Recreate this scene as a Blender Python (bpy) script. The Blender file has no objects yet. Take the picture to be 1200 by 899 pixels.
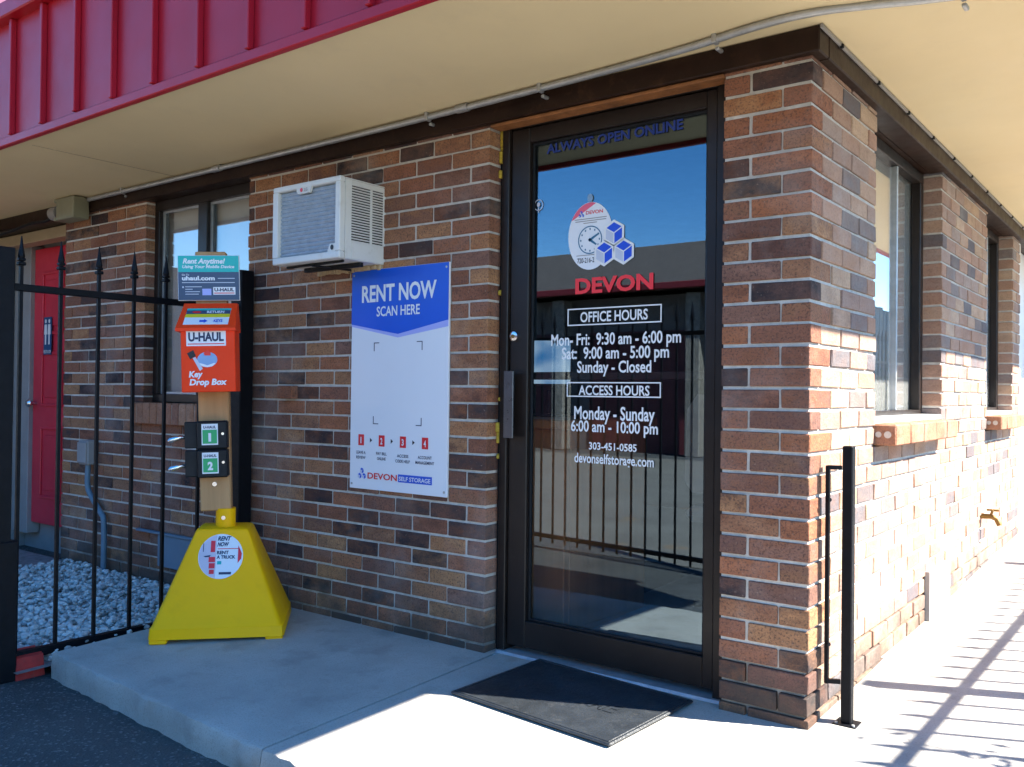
import bpy, math, random
from mathutils import Vector, Matrix
random.seed(7)
S = bpy.context.scene
COL = S.collection

# ---------------------------------------------------------------- camera, light, exposure
cd = bpy.data.cameras.new("camera"); cam = bpy.data.objects.new("camera", cd); COL.objects.link(cam)
cd.sensor_width = 36; cd.lens = 31.60; cd.clip_start = .05; cd.clip_end = 600
cam.location = (.9427, -2.7540, 1.0526)
cam.rotation_euler = (math.radians(90.59), math.radians(-.655), math.radians(37.243))
S.camera = cam
SUN = Vector((.928, .371, 1.006)).normalized()
w = bpy.data.worlds.new("World"); S.world = w; w.use_nodes = True
nt = w.node_tree; nt.nodes.clear()
sky = nt.nodes.new('ShaderNodeTexSky'); sky.sky_type = 'NISHITA'; sky.sun_disc = False
sky.sun_elevation = math.asin(SUN.z); sky.sun_rotation = math.atan2(SUN.x, SUN.y)
sky.altitude = 1600; sky.dust_density = .15; sky.ozone_density = 2.2
bg = nt.nodes.new('ShaderNodeBackground'); bg.inputs[1].default_value = .105
wo = nt.nodes.new('ShaderNodeOutputWorld')
hs = nt.nodes.new('ShaderNodeHueSaturation'); hs.inputs['Saturation'].default_value = 1.32
nt.links.new(sky.outputs[0], hs.inputs['Color']); nt.links.new(hs.outputs[0], bg.inputs[0]); nt.links.new(bg.outputs[0], wo.inputs[0])
ld = bpy.data.lights.new("sun", 'SUN'); ld.energy = 5.0; ld.angle = math.radians(.53); ld.color = (1, .94, .85)
sun = bpy.data.objects.new("sun", ld); COL.objects.link(sun)
sun.rotation_euler = SUN.to_track_quat('Z', 'Y').to_euler(); sun.location = (6, 3, 8)
S.view_settings.view_transform = 'Standard'; S.view_settings.look = 'None'
S.view_settings.exposure = 2.3; S.view_settings.gamma = 1; S.view_settings.use_curve_mapping = False
try:
    S.cycles.max_bounces = 10; S.cycles.transparent_max_bounces = 16; S.cycles.caustics_reflective = False
except Exception: pass

# ---------------------------------------------------------------- materials
class Mat:
    def __init__(s, name):
        s.m = bpy.data.materials.new(name); s.m.use_nodes = True; s.t = s.m.node_tree
        s.t.nodes.clear(); s.o = s.t.nodes.new('ShaderNodeOutputMaterial')
        s.b = s.t.nodes.new('ShaderNodeBsdfPrincipled'); s.l(s.b.outputs[0], s.o.inputs[0])
    def n(s, typ, **k):
        x = s.t.nodes.new(typ)
        for a, v in k.items(): setattr(x, a, v)
        return x
    def l(s, a, b): s.t.links.new(a, b)
    def coord(s): return s.n('ShaderNodeTexCoord').outputs['Object']
    def noise(s, scale, detail=4, rough=.6, vec=None, stretch=None):
        x = s.n('ShaderNodeTexNoise'); x.inputs['Scale'].default_value = scale
        x.inputs['Detail'].default_value = detail; x.inputs['Roughness'].default_value = rough
        v = vec or s.coord()
        if stretch:
            mp = s.n('ShaderNodeMapping'); mp.inputs['Scale'].default_value = stretch; s.l(v, mp.inputs[0]); v = mp.outputs[0]
        s.l(v, x.inputs['Vector']); return x.outputs['Fac']
    def ramp(s, f, stops, interp='LINEAR'):
        r = s.n('ShaderNodeValToRGB'); r.color_ramp.interpolation = interp; e = r.color_ramp.elements
        while len(e) < len(stops): e.new(.5)
        for el, (p, c) in zip(e, stops):
            el.position = p; el.color = (*c, 1) if len(c) == 3 else c
        s.l(f, r.inputs[0]); return r.outputs[0]
    def mix(s, f, a, b, mode='MIX'):
        x = s.n('ShaderNodeMix', data_type='RGBA', blend_type=mode)
        if isinstance(f, float): x.inputs[0].default_value = f
        else: s.l(f, x.inputs[0])
        for i, v in ((6, a), (7, b)):
            if isinstance(v, tuple): x.inputs[i].default_value = (*v, 1)
            else: s.l(v, x.inputs[i])
        return x.outputs[2]
    def math(s, op, a, b):
        x = s.n('ShaderNodeMath', operation=op)
        for i, v in enumerate((a, b)):
            if isinstance(v, (int, float)): x.inputs[i].default_value = v
            else: s.l(v, x.inputs[i])
        return x.outputs[0]
    def bump(s, f, dist, strength=1.):
        x = s.n('ShaderNodeBump'); x.inputs['Distance'].default_value = dist; x.inputs['Strength'].default_value = strength
        s.l(f, x.inputs['Height']); s.l(x.outputs[0], s.b.inputs['Normal'])
    def set(s, col=None, rough=None, metal=None, spec=None, coat=None):
        for k, v in (('Base Color', col), ('Roughness', rough), ('Metallic', metal), ('Specular IOR Level', spec), ('Coat Weight', coat)):
            if v is None: continue
            if isinstance(v, tuple): s.b.inputs[k].default_value = (*v, 1)
            elif isinstance(v, (int, float)): s.b.inputs[k].default_value = v
            else: s.l(v, s.b.inputs[k])

def paint(name, col, rough=.5, var=.12, scale=9, metal=0, bump=.0006, dirt=None, coat=0., spec=None):
    m = Mat(name); d = tuple(c * (1 - var) for c in col); h = tuple(min(1, c * (1 + var)) for c in col)
    f = m.noise(scale); c = m.ramp(f, [(.3, d), (.7, h)])
    if dirt:
        g = m.noise(scale * 2.7, 6, .7); c = m.mix(m.ramp(g, [(.56, (0, 0, 0)), (.75, (.55, .55, .55))]), c, dirt)
    m.set(c, m.ramp(m.noise(scale * 3), [(.3, (rough * .85,) * 3), (.7, (min(1, rough * 1.15),) * 3)]), metal, coat=coat, spec=spec)
    if bump: m.bump(m.noise(scale * 12, 3), bump, .5)
    return m.m

def base_dirt(m):                                 # splash dirt along the foot of the walls
    sx = m.n('ShaderNodeSeparateXYZ'); m.l(m.coord(), sx.inputs[0])
    h = m.math('ADD', sx.outputs[2], m.math('MULTIPLY', m.math('SUBTRACT', m.noise(5, 6, .7), .5), .7))
    return m.ramp(h, [(.03, (.75, .75, .75)), (.24, (0, 0, 0))])
def brick_mat(name, stops, rough=1.):
    m = Mat(name)
    a = m.n('ShaderNodeAttribute', attribute_name='tone').outputs['Fac']
    a2 = m.n('ShaderNodeAttribute', attribute_name='mottle').outputs['Fac']
    c = m.ramp(a, stops, 'CONSTANT')
    vec = m.n('ShaderNodeVectorMath', operation='ADD')
    cx = m.n('ShaderNodeCombineXYZ'); m.l(m.math('MULTIPLY', a2, 37.), cx.inputs[0]); m.l(m.math('MULTIPLY', a, 53.), cx.inputs[2])
    m.l(m.coord(), vec.inputs[0]); m.l(cx.outputs[0], vec.inputs[1]); v = vec.outputs[0]
    big = m.noise(13, 5, .65, v, (.7, .7, 1.4))
    c = m.mix(m.ramp(big, [(.35, (0, 0, 0)), (.66, (rough,) * 3)]), c, m.mix(.85, c, m.ramp(a2, [(0, (.085, .038, .03)), (.4, (.32, .12, .052)), (.7, (.15, .08, .065)), (1, (.38, .18, .08))])))
    fine = m.noise(140, 5, .7, v)
    c = m.mix(m.ramp(fine, [(.36, (.8 * rough,) * 3), (.5, (0, 0, 0))]), c, (.06, .04, .036))
    c = m.mix(m.ramp(m.noise(26, 6, .75, v, (1, 1, 2.2)), [(.56, (0, 0, 0)), (.70, (.62 * rough,) * 3)]), c, (.075, .05, .045))
    c = m.mix(m.ramp(m.noise(90, 4, .7, v), [(.62, (0, 0, 0)), (.74, (.6, .6, .6))]), c, (.46, .33, .24))
    c = m.mix(m.ramp(m.noise(2.1, 5, .65), [(.5, (0, 0, 0)), (.75, (.3, .3, .3))]), c, (.5, .46, .42))
    c = m.mix(base_dirt(m), c, (.075, .062, .05))
    m.set(c, .85, spec=.2)
    m.bump(m.math('ADD', m.noise(160, 6, .75), m.math('MULTIPLY', m.noise(38, 5, .65), 1.6)), .0045, .9)
    return m.m
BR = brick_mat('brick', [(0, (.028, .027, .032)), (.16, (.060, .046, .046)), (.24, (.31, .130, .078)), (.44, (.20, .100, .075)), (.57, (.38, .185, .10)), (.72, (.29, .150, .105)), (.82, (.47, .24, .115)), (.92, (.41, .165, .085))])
BRSIDE = brick_mat('glare_paled_brick', [(0, (.14, .135, .145)), (.10, (.22, .185, .175)), (.18, (.42, .26, .185)), (.4, (.36, .245, .195)), (.55, (.48, .32, .225)), (.74, (.40, .29, .235)), (.85, (.54, .37, .25)), (.95, (.47, .28, .195))], .4)  # side wall brick, paled to put sun glare and haze into its colour
BRS = brick_mat('sill_brick', [(0, (.42, .21, .125)), (.5, (.50, .27, .16)), (.8, (.40, .19, .12))], .6)
def mortar_mat():
    m = Mat('mortar'); c = m.ramp(m.noise(30, 6, .7), [(.3, (.46, .42, .36)), (.7, (.66, .62, .55))])
    c = m.mix(m.ramp(m.noise(3, 4), [(.5, (0, 0, 0)), (.75, (.5, .5, .5))]), c, (.33, .28, .24)); c = m.mix(base_dirt(m), c, (.10, .085, .07))
    m.set(c, .95, spec=.1); m.bump(m.noise(220, 4, .7), .002, .9); return m.m
MORT = mortar_mat()
def concrete(name, a, b, stain):
    m = Mat(name); c = m.ramp(m.noise(1.7, 8, .65), [(.3, a), (.7, b)])
    c = m.mix(m.ramp(m.noise(190, 3, .7), [(.3, (.5, .5, .5)), (.5, (0, 0, 0))]), c, tuple(x * .6 for x in a))
    c = m.mix(m.ramp(m.noise(5.3, 5, .6), [(.54, (0, 0, 0)), (.72, (.5, .5, .5))]), c, stain)
    c = m.mix(m.ramp(m.noise(2.1, 3, .5), [(.66, (0, 0, 0)), (.72, (.7, .7, .7))]), c, (.27, .17, .10))
    m.set(c, .9, spec=.2); m.bump(m.math('ADD', m.noise(260, 4, .7), m.math('MULTIPLY', m.noise(24, 4), 1.5)), .0022, .7); return m.m
CONC = concrete('concrete', (.33, .31, .275), (.49, .465, .415), (.22, .205, .18))
def asphalt():
    m = Mat('asphalt'); v = m.n('ShaderNodeTexVoronoi'); v.inputs['Scale'].default_value = 120; m.l(m.coord(), v.inputs[0])
    c = m.ramp(m.noise(2, 6), [(.3, (.055, .055, .055)), (.7, (.10, .098, .092))])
    sp = m.n('ShaderNodeSeparateColor'); m.l(v.outputs['Color'], sp.inputs[0])
    c = m.mix(m.ramp(sp.outputs[0], [(.84, (0, 0, 0)), (.99, (.55, .55, .55))]), c, (.26, .255, .25))
    m.set(c, .92, spec=.2); m.bump(m.math('ADD', v.outputs['Distance'], m.noise(120, 3)), .006, 1.); return m.m
ASPH = asphalt()
TRIM = paint('dark_brown_paint', (.022, .010, .006), .45, .35, 6, bump=.001, dirt=(.075, .036, .018), spec=.2)
RUST = paint('weathered_orange_wood', (.26, .10, .03), .7, .35, 14, bump=.002, dirt=(.08, .03, .015))
SOFF = paint('cream_soffit_paint', (.77, .635, .38), .75, .05, 1.3, bump=.0012, dirt=(.70, .58, .36))
RED = paint('red_metal', (.40, .012, .024), .38, .10, 2.0, bump=0, spec=.3)
REDF = paint('faded_red_metal', (.55, .16, .15), .4, .1, 2.0, bump=0)
REDD = paint('red_door_paint', (.62, .03, .055), .38, .08, 5)
BRONZE = paint('bronze_anodised_metal', (.017, .012, .010), .36, .25, 5, dirt=(.035, .027, .022), spec=.3)
BLACK = paint('black_metal_paint', (.0045, .005, .007), .5, .3, 20, bump=.0008, dirt=(.010, .010, .012), spec=.16)
STEEL = paint('galvanised_steel', (.42, .43, .43), .42, .15, 22, metal=.6, dirt=(.25, .24, .22))
CHROME = paint('chrome', (.7, .7, .72), .2, .08, 20, metal=1., bump=0)
ALU = paint('aluminium_threshold', (.50, .52, .54), .42, .15, 18, metal=.55, dirt=(.2, .2, .2))
ACW = paint('off_white_plastic', (.66, .67, .64), .45, .05, 4, dirt=(.5, .48, .42))
FIN = paint('aluminium_fins', (.38, .46, .54), .45, .12, 30, metal=.3)
DARK = paint('black_plastic', (.010, .011, .013), .5, .3, 14, spec=.25)
RUBBER = paint('black_rubber', (.020, .024, .028), .42, .3, 12, bump=.004, dirt=(.07, .07, .07))
YEL = paint('yellow_plastic', (1., .48, .001), .5, .04, 3.5, bump=.0015, dirt=(.85, .40, .005), spec=.2)
ORG = paint('orange_red_paint', (.90, .048, .004), .5, .06, 5, bump=0, spec=.25)
WOOD = None
def wood(name, a, b, grain=18):
    m = Mat(name); f = m.noise(grain, 7, .65, None, (1, 1, .07)); c = m.ramp(f, [(.3, a), (.7, b)])
    c = m.mix(m.ramp(m.noise(60, 3), [(.62, (0, 0, 0)), (.75, (.5, .5, .5))]), c, a); m.set(c, .6); m.bump(f, .002, .5); return m.m
WOOD = wood('tan_timber', (.40, .20, .075), (.56, .30, .125))
DESKW = wood('brown_wood', (.36, .135, .04), (.55, .22, .075), 9)
WHITE = paint('white_paint', (.78, .78, .77), .4, .03, 4, bump=0)
SIGNW = paint('white_sign_board', (.74, .76, .79), .35, .02, 2, bump=0)
BLUE = paint('blue_ink', (.002, .085, .58), .35, .05, 3, bump=0)
LAV = paint('lavender_ink', (.36, .40, .80), .4, .03, 3, bump=0)
PALE = paint('pale_grey_ink', (.52, .56, .66), .4, .03, 3, bump=0)
REDI = paint('red_ink', (.70, .012, .025), .35, .06, 5, bump=0)
NAVY = paint('navy_ink', (.012, .022, .075), .4, .1, 5, bump=0)
INK = paint('black_ink', (.012, .012, .015), .5, .1, 5, bump=0)
GREEN = paint('green_ink', (.015, .36, .12), .4, .05, 5, bump=0)
TEAL = paint('teal_ink', (.0, .42, .40), .35, .05, 3, bump=0)
SLATE = paint('slate_blue_ink', (.035, .065, .13), .4, .08, 3, bump=0)
YINK = paint('yellow_ink', (.72, .58, .02), .4, .05, 3, bump=0)
BEIGE = paint('beige_paint', (.24, .235, .16), .5, .08, 9)
GREYP = paint('grey_paint', (.28, .27, .26), .55, .1, 6)
TANP = paint('tan_paint', (.42, .32, .19), .6, .08, 6)
LBLUE = paint('pale_blue_paint', (.11, .19, .25), .5, .1, 6)
VINYL = paint('grey_blind_fabric', (.72, .67, .60), .8, .06, 3)
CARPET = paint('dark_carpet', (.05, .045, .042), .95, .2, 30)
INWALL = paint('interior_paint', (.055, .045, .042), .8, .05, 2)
FOAM = paint('yellow_foam_sealant', (.50, .36, .04), .85, .35, 40, bump=.006, dirt=(.12, .09, .03))
BRASS = paint('brass', (.20, .11, .025), .5, .25, 20, metal=.5)
REDC = paint('red_painted_concrete', (.40, .025, .02), .8, .25, 15, bump=.004, dirt=(.12, .05, .04))
def stone():
    m = Mat('white_gravel'); a = m.n('ShaderNodeAttribute', attribute_name='tone').outputs['Fac']
    c = m.ramp(a, [(0, (.20, .19, .17)), (.25, (.46, .445, .415)), (1, (.74, .715, .67))])
    c = m.mix(m.ramp(m.noise(40, 4), [(.4, (0, 0, 0)), (.7, (.4, .4, .4))]), c, (.42, .42, .42)); m.set(c, .8); m.bump(m.noise(160, 4), .002, .6); return m.m
STONE = stone()
def glass(name, tint, f0, rough=0., refl=(1, 1, 1)):
    m = Mat(name); m.t.nodes.remove(m.b)
    lw = m.n('ShaderNodeLayerWeight'); lw.inputs[0].default_value = .5
    f = m.math('ADD', m.math('MULTIPLY', m.math('POWER', lw.outputs['Facing'], 4.), 1 - f0), f0)
    tr = m.n('ShaderNodeBsdfTransparent'); tr.inputs[0].default_value = (*tint, 1)
    gl = m.n('ShaderNodeBsdfGlossy'); gl.inputs['Roughness'].default_value = rough; gl.inputs[0].default_value = (*refl, 1)
    mx = m.n('ShaderNodeMixShader'); m.l(f, mx.inputs[0]); m.l(tr.outputs[0], mx.inputs[1]); m.l(gl.outputs[0], mx.inputs[2]); m.l(mx.outputs[0], m.o.inputs[0])
    return m.m
GLASS = glass('tinted_door_glass', (.88, .88, .88), .10, 0., (.62, .84, 1.))
FGLASS = glass('front_window_glass', (.9, .92, .93), .10)
WGLASS = glass('window_glass', (.9, .92, .93), .17)
def screen():
    m = Mat('lit_screen'); m.set((.02, .02, .02), .3)
    m.l(m.ramp(m.noise(5, 2), [(.35, (.05, .25, .6)), (.6, (.5, .75, 1.))]), m.b.inputs['Emission Color']); m.b.inputs['Emission Strength'].default_value = .16; return m.m
SCREEN = screen()
def shingle():
    m = Mat('brown_shingles'); b = m.n('ShaderNodeTexBrick'); b.inputs['Scale'].default_value = 3
    b.inputs['Color1'].default_value = (.065, .048, .04, 1); b.inputs['Color2'].default_value = (.09, .068, .055, 1); b.inputs['Mortar'].default_value = (.05, .04, .035, 1)
    b.inputs['Mortar Size'].default_value = .015; m.l(m.coord(), b.inputs[0]); m.set(m.mix(m.ramp(m.noise(12, 5), [(.4, (0, 0, 0)), (.8, (.6, .6, .6))]), b.outputs[0], (.12, .095, .08)), .95); return m.m
SHING = shingle()
def leafm():
    m = Mat('leaf'); m.set(m.ramp(m.noise(6, 3), [(.3, (.035, .085, .02)), (.7, (.085, .15, .035))]), .55); return m.m
LEAF = leafm()
BARK = wood('bark', (.07, .05, .035), (.14, .10, .07), 30)
FENCEW = wood('dark_fence_boards', (.03, .045, .055), (.055, .07, .08), 10)

# ---------------------------------------------------------------- mesh builder
rj = random.Random(21)
class MB:
    def __init__(s): s.v = []; s.f = []; s.tone = []; s.mot = []; s.cur = None
    def add(s, vs, fs):
        b = len(s.v); s.v += [tuple(x) for x in vs]; s.f += [tuple(b + i for i in q) for q in fs]
        if s.cur: s.tone += [s.cur[0]] * len(fs); s.mot += [s.cur[1]] * len(fs)
        return s
    def box(s, x0, x1, y0, y1, z0, z1, b=0.):
        if b <= 0:
            return s.add([(x, y, z) for x in (x0, x1) for y in (y0, y1) for z in (z0, z1)],
                         [(0, 1, 3, 2), (4, 6, 7, 5), (0, 4, 5, 1), (2, 3, 7, 6), (0, 2, 6, 4), (1, 5, 7, 3)])
        b = min(b, .49 * min(x1 - x0, y1 - y0, z1 - z0)); X = (x0, x1); Y = (y0, y1); Z = (z0, z1); vs = []; ix = {}
        for i in (0, 1):
            for j in (0, 1):
                for k in (0, 1):
                    p = (X[i], Y[j], Z[k]); q = (X[i] + b * (1 - 2 * i), Y[j] + b * (1 - 2 * j), Z[k] + b * (1 - 2 * k))
                    for a in range(3):
                        ix[i, j, k, a] = len(vs); vs.append(tuple(p[c] if c == a else q[c] for c in range(3)))
        fs = []
        for i in (0, 1):
            fs.append([ix[i, j, k, 0] for j, k in ((0, 0), (1, 0), (1, 1), (0, 1))]); fs.append([ix[j, i, k, 1] for j, k in ((0, 0), (1, 0), (1, 1), (0, 1))]); fs.append([ix[j, k, i, 2] for j, k in ((0, 0), (1, 0), (1, 1), (0, 1))])
            for j in (0, 1):
                fs.append([ix[i, j, 0, 0], ix[i, j, 1, 0], ix[i, j, 1, 1], ix[i, j, 0, 1]])
                fs.append([ix[i, 0, j, 0], ix[i, 1, j, 0], ix[i, 1, j, 2], ix[i, 0, j, 2]])
                fs.append([ix[0, i, j, 1], ix[1, i, j, 1], ix[1, i, j, 2], ix[0, i, j, 2]])
                for k in (0, 1): fs.append([ix[i, j, k, 0], ix[i, j, k, 1], ix[i, j, k, 2]])
        if s.cur:                                 # worn, slightly uneven brick arrises
            vs = [tuple(c + rj.uniform(-.0011, .0011) for c in q) for q in vs]
        return s.add(vs, fs)
    def prism(s, pts, d, M):                     # polygon in local xy, thickness d along local +z (towards the viewer), matrix M
        n = len(pts); vs = [M @ Vector((x, y, 0)) for x, y in pts] + [M @ Vector((x, y, d)) for x, y in pts]
        return s.add(vs, [tuple(reversed(range(n))), tuple(range(n, 2 * n))] + [(i, (i + 1) % n, n + (i + 1) % n, n + i) for i in range(n)])
    def tube(s, pts, r, seg=10, cap=True, radii=None, square=False):
        pts = [Vector(p) for p in pts]; n = len(pts); vs = []; up = None
        if square: seg = 4
        for i, p in enumerate(pts):
            d = (pts[min(i + 1, n - 1)] - pts[max(i - 1, 0)]).normalized()
            if up is None:
                up = Vector((0, 0, 1)) if abs(d.z) < .9 else Vector((0, 1, 0))
            a = d.cross(up).normalized(); b = a.cross(d).normalized(); up = b
            R = radii[i] if radii else r
            for k in range(seg):
                t = 2 * math.pi * (k + (.5 if square else 0)) / seg; R2 = R * 1.414 if square else R
                vs.append(p + a * (R2 * math.cos(t)) + b * (R2 * math.sin(t)))
        fs = [(i * seg + k, i * seg + (k + 1) % seg, (i + 1) * seg + (k + 1) % seg, (i + 1) * seg + k) for i in range(n - 1) for k in range(seg)]
        if cap: fs += [tuple(reversed(range(seg))), tuple((n - 1) * seg + k for k in range(seg))]
        return s.add(vs, fs)
    def build(s, name, mat, parent=None, smooth=None):
        me = bpy.data.meshes.new(name); me.from_pydata(s.v, [], s.f)
        me.update()
        import bmesh
        bm = bmesh.new(); bm.from_mesh(me); bmesh.ops.recalc_face_normals(bm, faces=bm.faces); bm.to_mesh(me); bm.free()
        if s.tone:
            a = me.attributes.new('tone', 'FLOAT', 'FACE'); a.data.foreach_set('value', s.tone)
            a = me.attributes.new('mottle', 'FLOAT', 'FACE'); a.data.foreach_set('value', s.mot)
        me.materials.append(mat)
        if smooth:
            for p in me.polygons: p.use_smooth = True
            me.set_sharp_from_angle(angle=math.radians(smooth))
        o = bpy.data.objects.new(name, me); COL.objects.link(o)
        if parent: o.parent = parent
        return o
def B(name, mat, parent, *dims, b=.002): return MB().box(*dims, b).build(name, mat, parent)
def tag(o, label=None, cat=None, group=None, kind=None):
    for k, v in (('label', label), ('category', cat), ('group', group), ('kind', kind)):
        if v: o[k] = v
    return o
def thing(name, label, cat, loc=(0, 0, 0), rz=0, group=None):
    o = bpy.data.objects.new(name, None); o.empty_display_size = .1; COL.objects.link(o); o.location = loc; o.rotation_euler = (0, 0, rz)
    return tag(o, label, cat, group)
def front(x, y, z): return Matrix.Translation((x, y, z)) @ Matrix.Rotation(math.pi / 2, 4, 'X')   # local x right, local y up, local z towards -y
def text(name, body, mat, parent, M, w_, h_, bold=0., shear=0., d=.0012, align=0):
    cu = bpy.data.curves.new(name, 'FONT'); cu.body = body; cu.size = 1; cu.offset = bold; cu.extrude = 0; cu.shear = shear; cu.resolution_u = 3
    t = bpy.data.objects.new(name, cu); COL.objects.link(t); bpy.context.view_layer.update()
    me = bpy.data.meshes.new_from_object(t.evaluated_get(bpy.context.evaluated_depsgraph_get()))
    bpy.data.objects.remove(t); bpy.data.curves.remove(cu)
    xs = [v.co.x for v in me.vertices]; ys = [v.co.y for v in me.vertices]
    x0, x1, y0, y1 = min(xs), max(xs), min(ys), max(ys)
    pts = [(w_ * ((v.co.x - x0) / (x1 - x0) - .5), h_ * v.co.y / y1) for v in me.vertices]   # h_ is the cap height above the baseline
    fs = [tuple(p.vertices) for p in me.polygons]; bpy.data.meshes.remove(me)
    mb = MB(); mb.add([M @ Vector((x, y, d)) for x, y in pts], fs)
    me = bpy.data.meshes.new(name); me.from_pydata(mb.v, [], mb.f); me.update(); me.materials.append(mat)
    o = bpy.data.objects.new(name, me); COL.objects.link(o); o.parent = parent
    return o
def poly(name, mat, parent, M, pts, d=.001): return MB().prism(pts, d, M).build(name, mat, parent)
def rect(x0, x1, y0, y1): return [(x0, y0), (x1, y0), (x1, y1), (x0, y1)]
def ell(cx, cy, rx, ry, n=40, a0=0): return [(cx + rx * math.cos(a0 + 2 * math.pi * i / n), cy + ry * math.sin(a0 + 2 * math.pi * i / n)) for i in range(n)]

# ---------------------------------------------------------------- ground
tag(MB().add([(-150, -150, -.1), (150, -150, -.1), (150, 150, -.1), (-150, 150, -.1)], [(0, 1, 2, 3)]).build('asphalt_ground', ASPH), kind='structure')
def gz(y): return .030 + .030 * y
def slab(name, xs, y1, fy):
    rnd = random.Random(len(xs)); mb = MB(); rows = []
    for x in xs:
        yf = fy(x) + rnd.uniform(-.006, .006); e = rnd.uniform(.006, .014)
        ys = [(yf + .0, -.16), (yf - .004, -.05), (yf + rnd.uniform(-.003, .003), gz(yf) - e), (yf + e * .4, gz(yf) - e * .3), (yf + e * 1.3, gz(yf))]
        ys += [(yf + .05 + (y1 - yf - .05) * k / 8, None) for k in range(9)]
        rows.append([(x, y, gz(y) if z is None else z) for y, z in ys])
    m = len(rows[0]); vs = [p for r in rows for p in r]
    fs = [(i * m + j, (i + 1) * m + j, (i + 1) * m + j + 1, i * m + j + 1) for i in range(len(rows) - 1) for j in range(m - 1)]
    for r in (0, len(rows) - 1):                 # end skirts
        b = len(vs); vs += [(x, y, -.2) for x, y, z in rows[r]]
        fs += [(r * m + j, r * m + j + 1, b + j + 1, b + j) for j in range(m - 1)]
    mb.add(vs, fs); return tag(mb.build(name, CONC, None, 40), kind='structure')
fy = lambda x: -1.005 - .055 * (x + 2.66) if x < -1.1 else -1.092
slab('pavement', [-2.665 + .0395 * i for i in range(37)], .12, fy)
slab('pavement', [-1.232 + .04 * i for i in range(80)], 14, fy)
MB().box(-1.26, -1.22, -1.0, .05, -.12, -.04)
tag(MB().add([(-11, -11.5, -.096), (12, -11.5, -.096), (12, -2.55, -.096), (-11, -2.55, -.096)], [(0, 1, 2, 3)]).build('concrete_yard', concrete('yard_concrete', (.16, .14, .12), (.22, .20, .17), (.11, .10, .09))), kind='structure')
# gravel bed and stones
tag(MB().add([(-7, -1.12, -.065), (-2.70, -1.12, -.065), (-2.70, .05, -.03), (-7, .05, -.03)], [(0, 1, 2, 3)]).build('gravel_bed', paint('grey_soil', (.22, .21, .2), .95, .3, 25, bump=.01)), kind='structure')
g = MB(); rs = random.Random(3)
ico = [(0, 0, -1), (.724, -.526, -.447), (-.276, -.851, -.447), (-.894, 0, -.447), (-.276, .851, -.447), (.724, .526, -.447), (.276, -.851, .447), (-.724, -.526, .447), (-.724, .526, .447), (.276, .851, .447), (.894, 0, .447), (0, 0, 1)]
icf = [(0, 1, 2), (1, 0, 5), (0, 2, 3), (0, 3, 4), (0, 4, 5), (1, 5, 10), (2, 1, 6), (3, 2, 7), (4, 3, 8), (5, 4, 9), (1, 10, 6), (2, 6, 7), (3, 7, 8), (4, 8, 9), (5, 9, 10), (6, 10, 11), (7, 6, 11), (8, 7, 11), (9, 8, 11), (10, 9, 11)]
for i in range(11500):
    x = -2.72 - 2.9 * rs.random() ** 1.15; y = -1.07 + 1.05 * rs.random()
    if (x < -4.55 and y > -.32) or x > -2.765 or (y < -.97 and x > -2.93): continue
    r = rs.uniform(.007, .0205); z = -.065 + .035 * (y + 1.12) / 1.17 + rs.uniform(.0, .045)
    q = Matrix.Rotation(rs.uniform(0, 6.28), 3, 'Z') @ Matrix.Rotation(rs.uniform(-.6, .6), 3, 'X')
    sc = (r * rs.uniform(.8, 1.3), r * rs.uniform(.7, 1.1), r * rs.uniform(.5, .85)); g.cur = (rs.random(), 0)
    g.add([Vector((x, y, z)) + q @ Vector((a * sc[0] * rs.uniform(.8, 1.15), b * sc[1] * rs.uniform(.8, 1.15), c * sc[2])) for a, b, c in ico], icf)
tag(g.build('white_gravel', STONE), 'white landscaping gravel behind the black iron fence', 'gravel', kind='stuff')

# ---------------------------------------------------------------- the office building
BLD = thing('storage_office', 'brown brick storage office with red metal eaves and glass corner door', 'building')
P = .1985; Z0 = .0608; CH = .06773
def zl(r): return Z0 + CH * r
rb = random.Random(11)
LAST = [0]; WF_CUR = [None]
def tone():
    while True:
        t = rb.random()
        if not (t < .26 and LAST[0] < .26 and rb.random() < .5): break
    LAST[0] = t; return (t, rb.random())
def bricks(mb, anchor, segs, rows, place, par, dep=.092):
    """running bond along s; segs(row) gives the intervals that hold brick"""
    for r in rows:
        off = 0. if (r % 2 == par) else P / 2
        za, zb = zl(r - 1) + .0052, zl(r) - .0052
        for s0, s1 in segs(r, za, zb):
            k = math.floor((s0 - anchor - off) / P) - 1; pos = s0
            while pos < s1 - .012:
                nxt = anchor + off + k * P
                k += 1
                if nxt <= pos + .03: continue
                e = min(nxt, s1)
                if s1 - e < .03: e = s1
                a, b = pos + (.0052 if pos > s0 + 1e-6 else 0), e - (.0052 if e < s1 - 1e-6 else 0)
                if b - a > .02:
                    mb.cur = WF_CUR[0] = tone(); j = rb.uniform(-.0022, .0018); jz = rb.uniform(-.0012, .0012)
                    place(mb, a + rb.uniform(-.001, .001), b + rb.uniform(-.001, .001), za + jz, zb + jz, j, dep, r)
                pos = e
JL = -1.275                                       # left jamb of the glass door
def pl_front(mb, a, b, za, zb, j, dep, r): mb.box(JL - b, JL - a, j, dep, za, zb, .0025)
def seg_front(r, za, zb):
    if za > .845: return [(0, 1.533), (2.468, 3.375)]
    return [(0, 3.375)]
wall = MB(); bricks(wall, 0, seg_front, range(0, 32), pl_front, 1)
wall.cur = (.4, .3); wall.box(-2.525, -2.42, -.034, .05, zl(14) + .004, zl(15) - .004, .0025)
# far left beyond the red door
def pl_l2(mb, a, b, za, zb, j, dep, r): mb.box(-5.95 - b, -5.95 - a, j, dep, za, zb, .0025)
bricks(wall, 0, lambda r, a, b: [(0, 2.2)], range(0, 32), pl_l2, 1)
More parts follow.
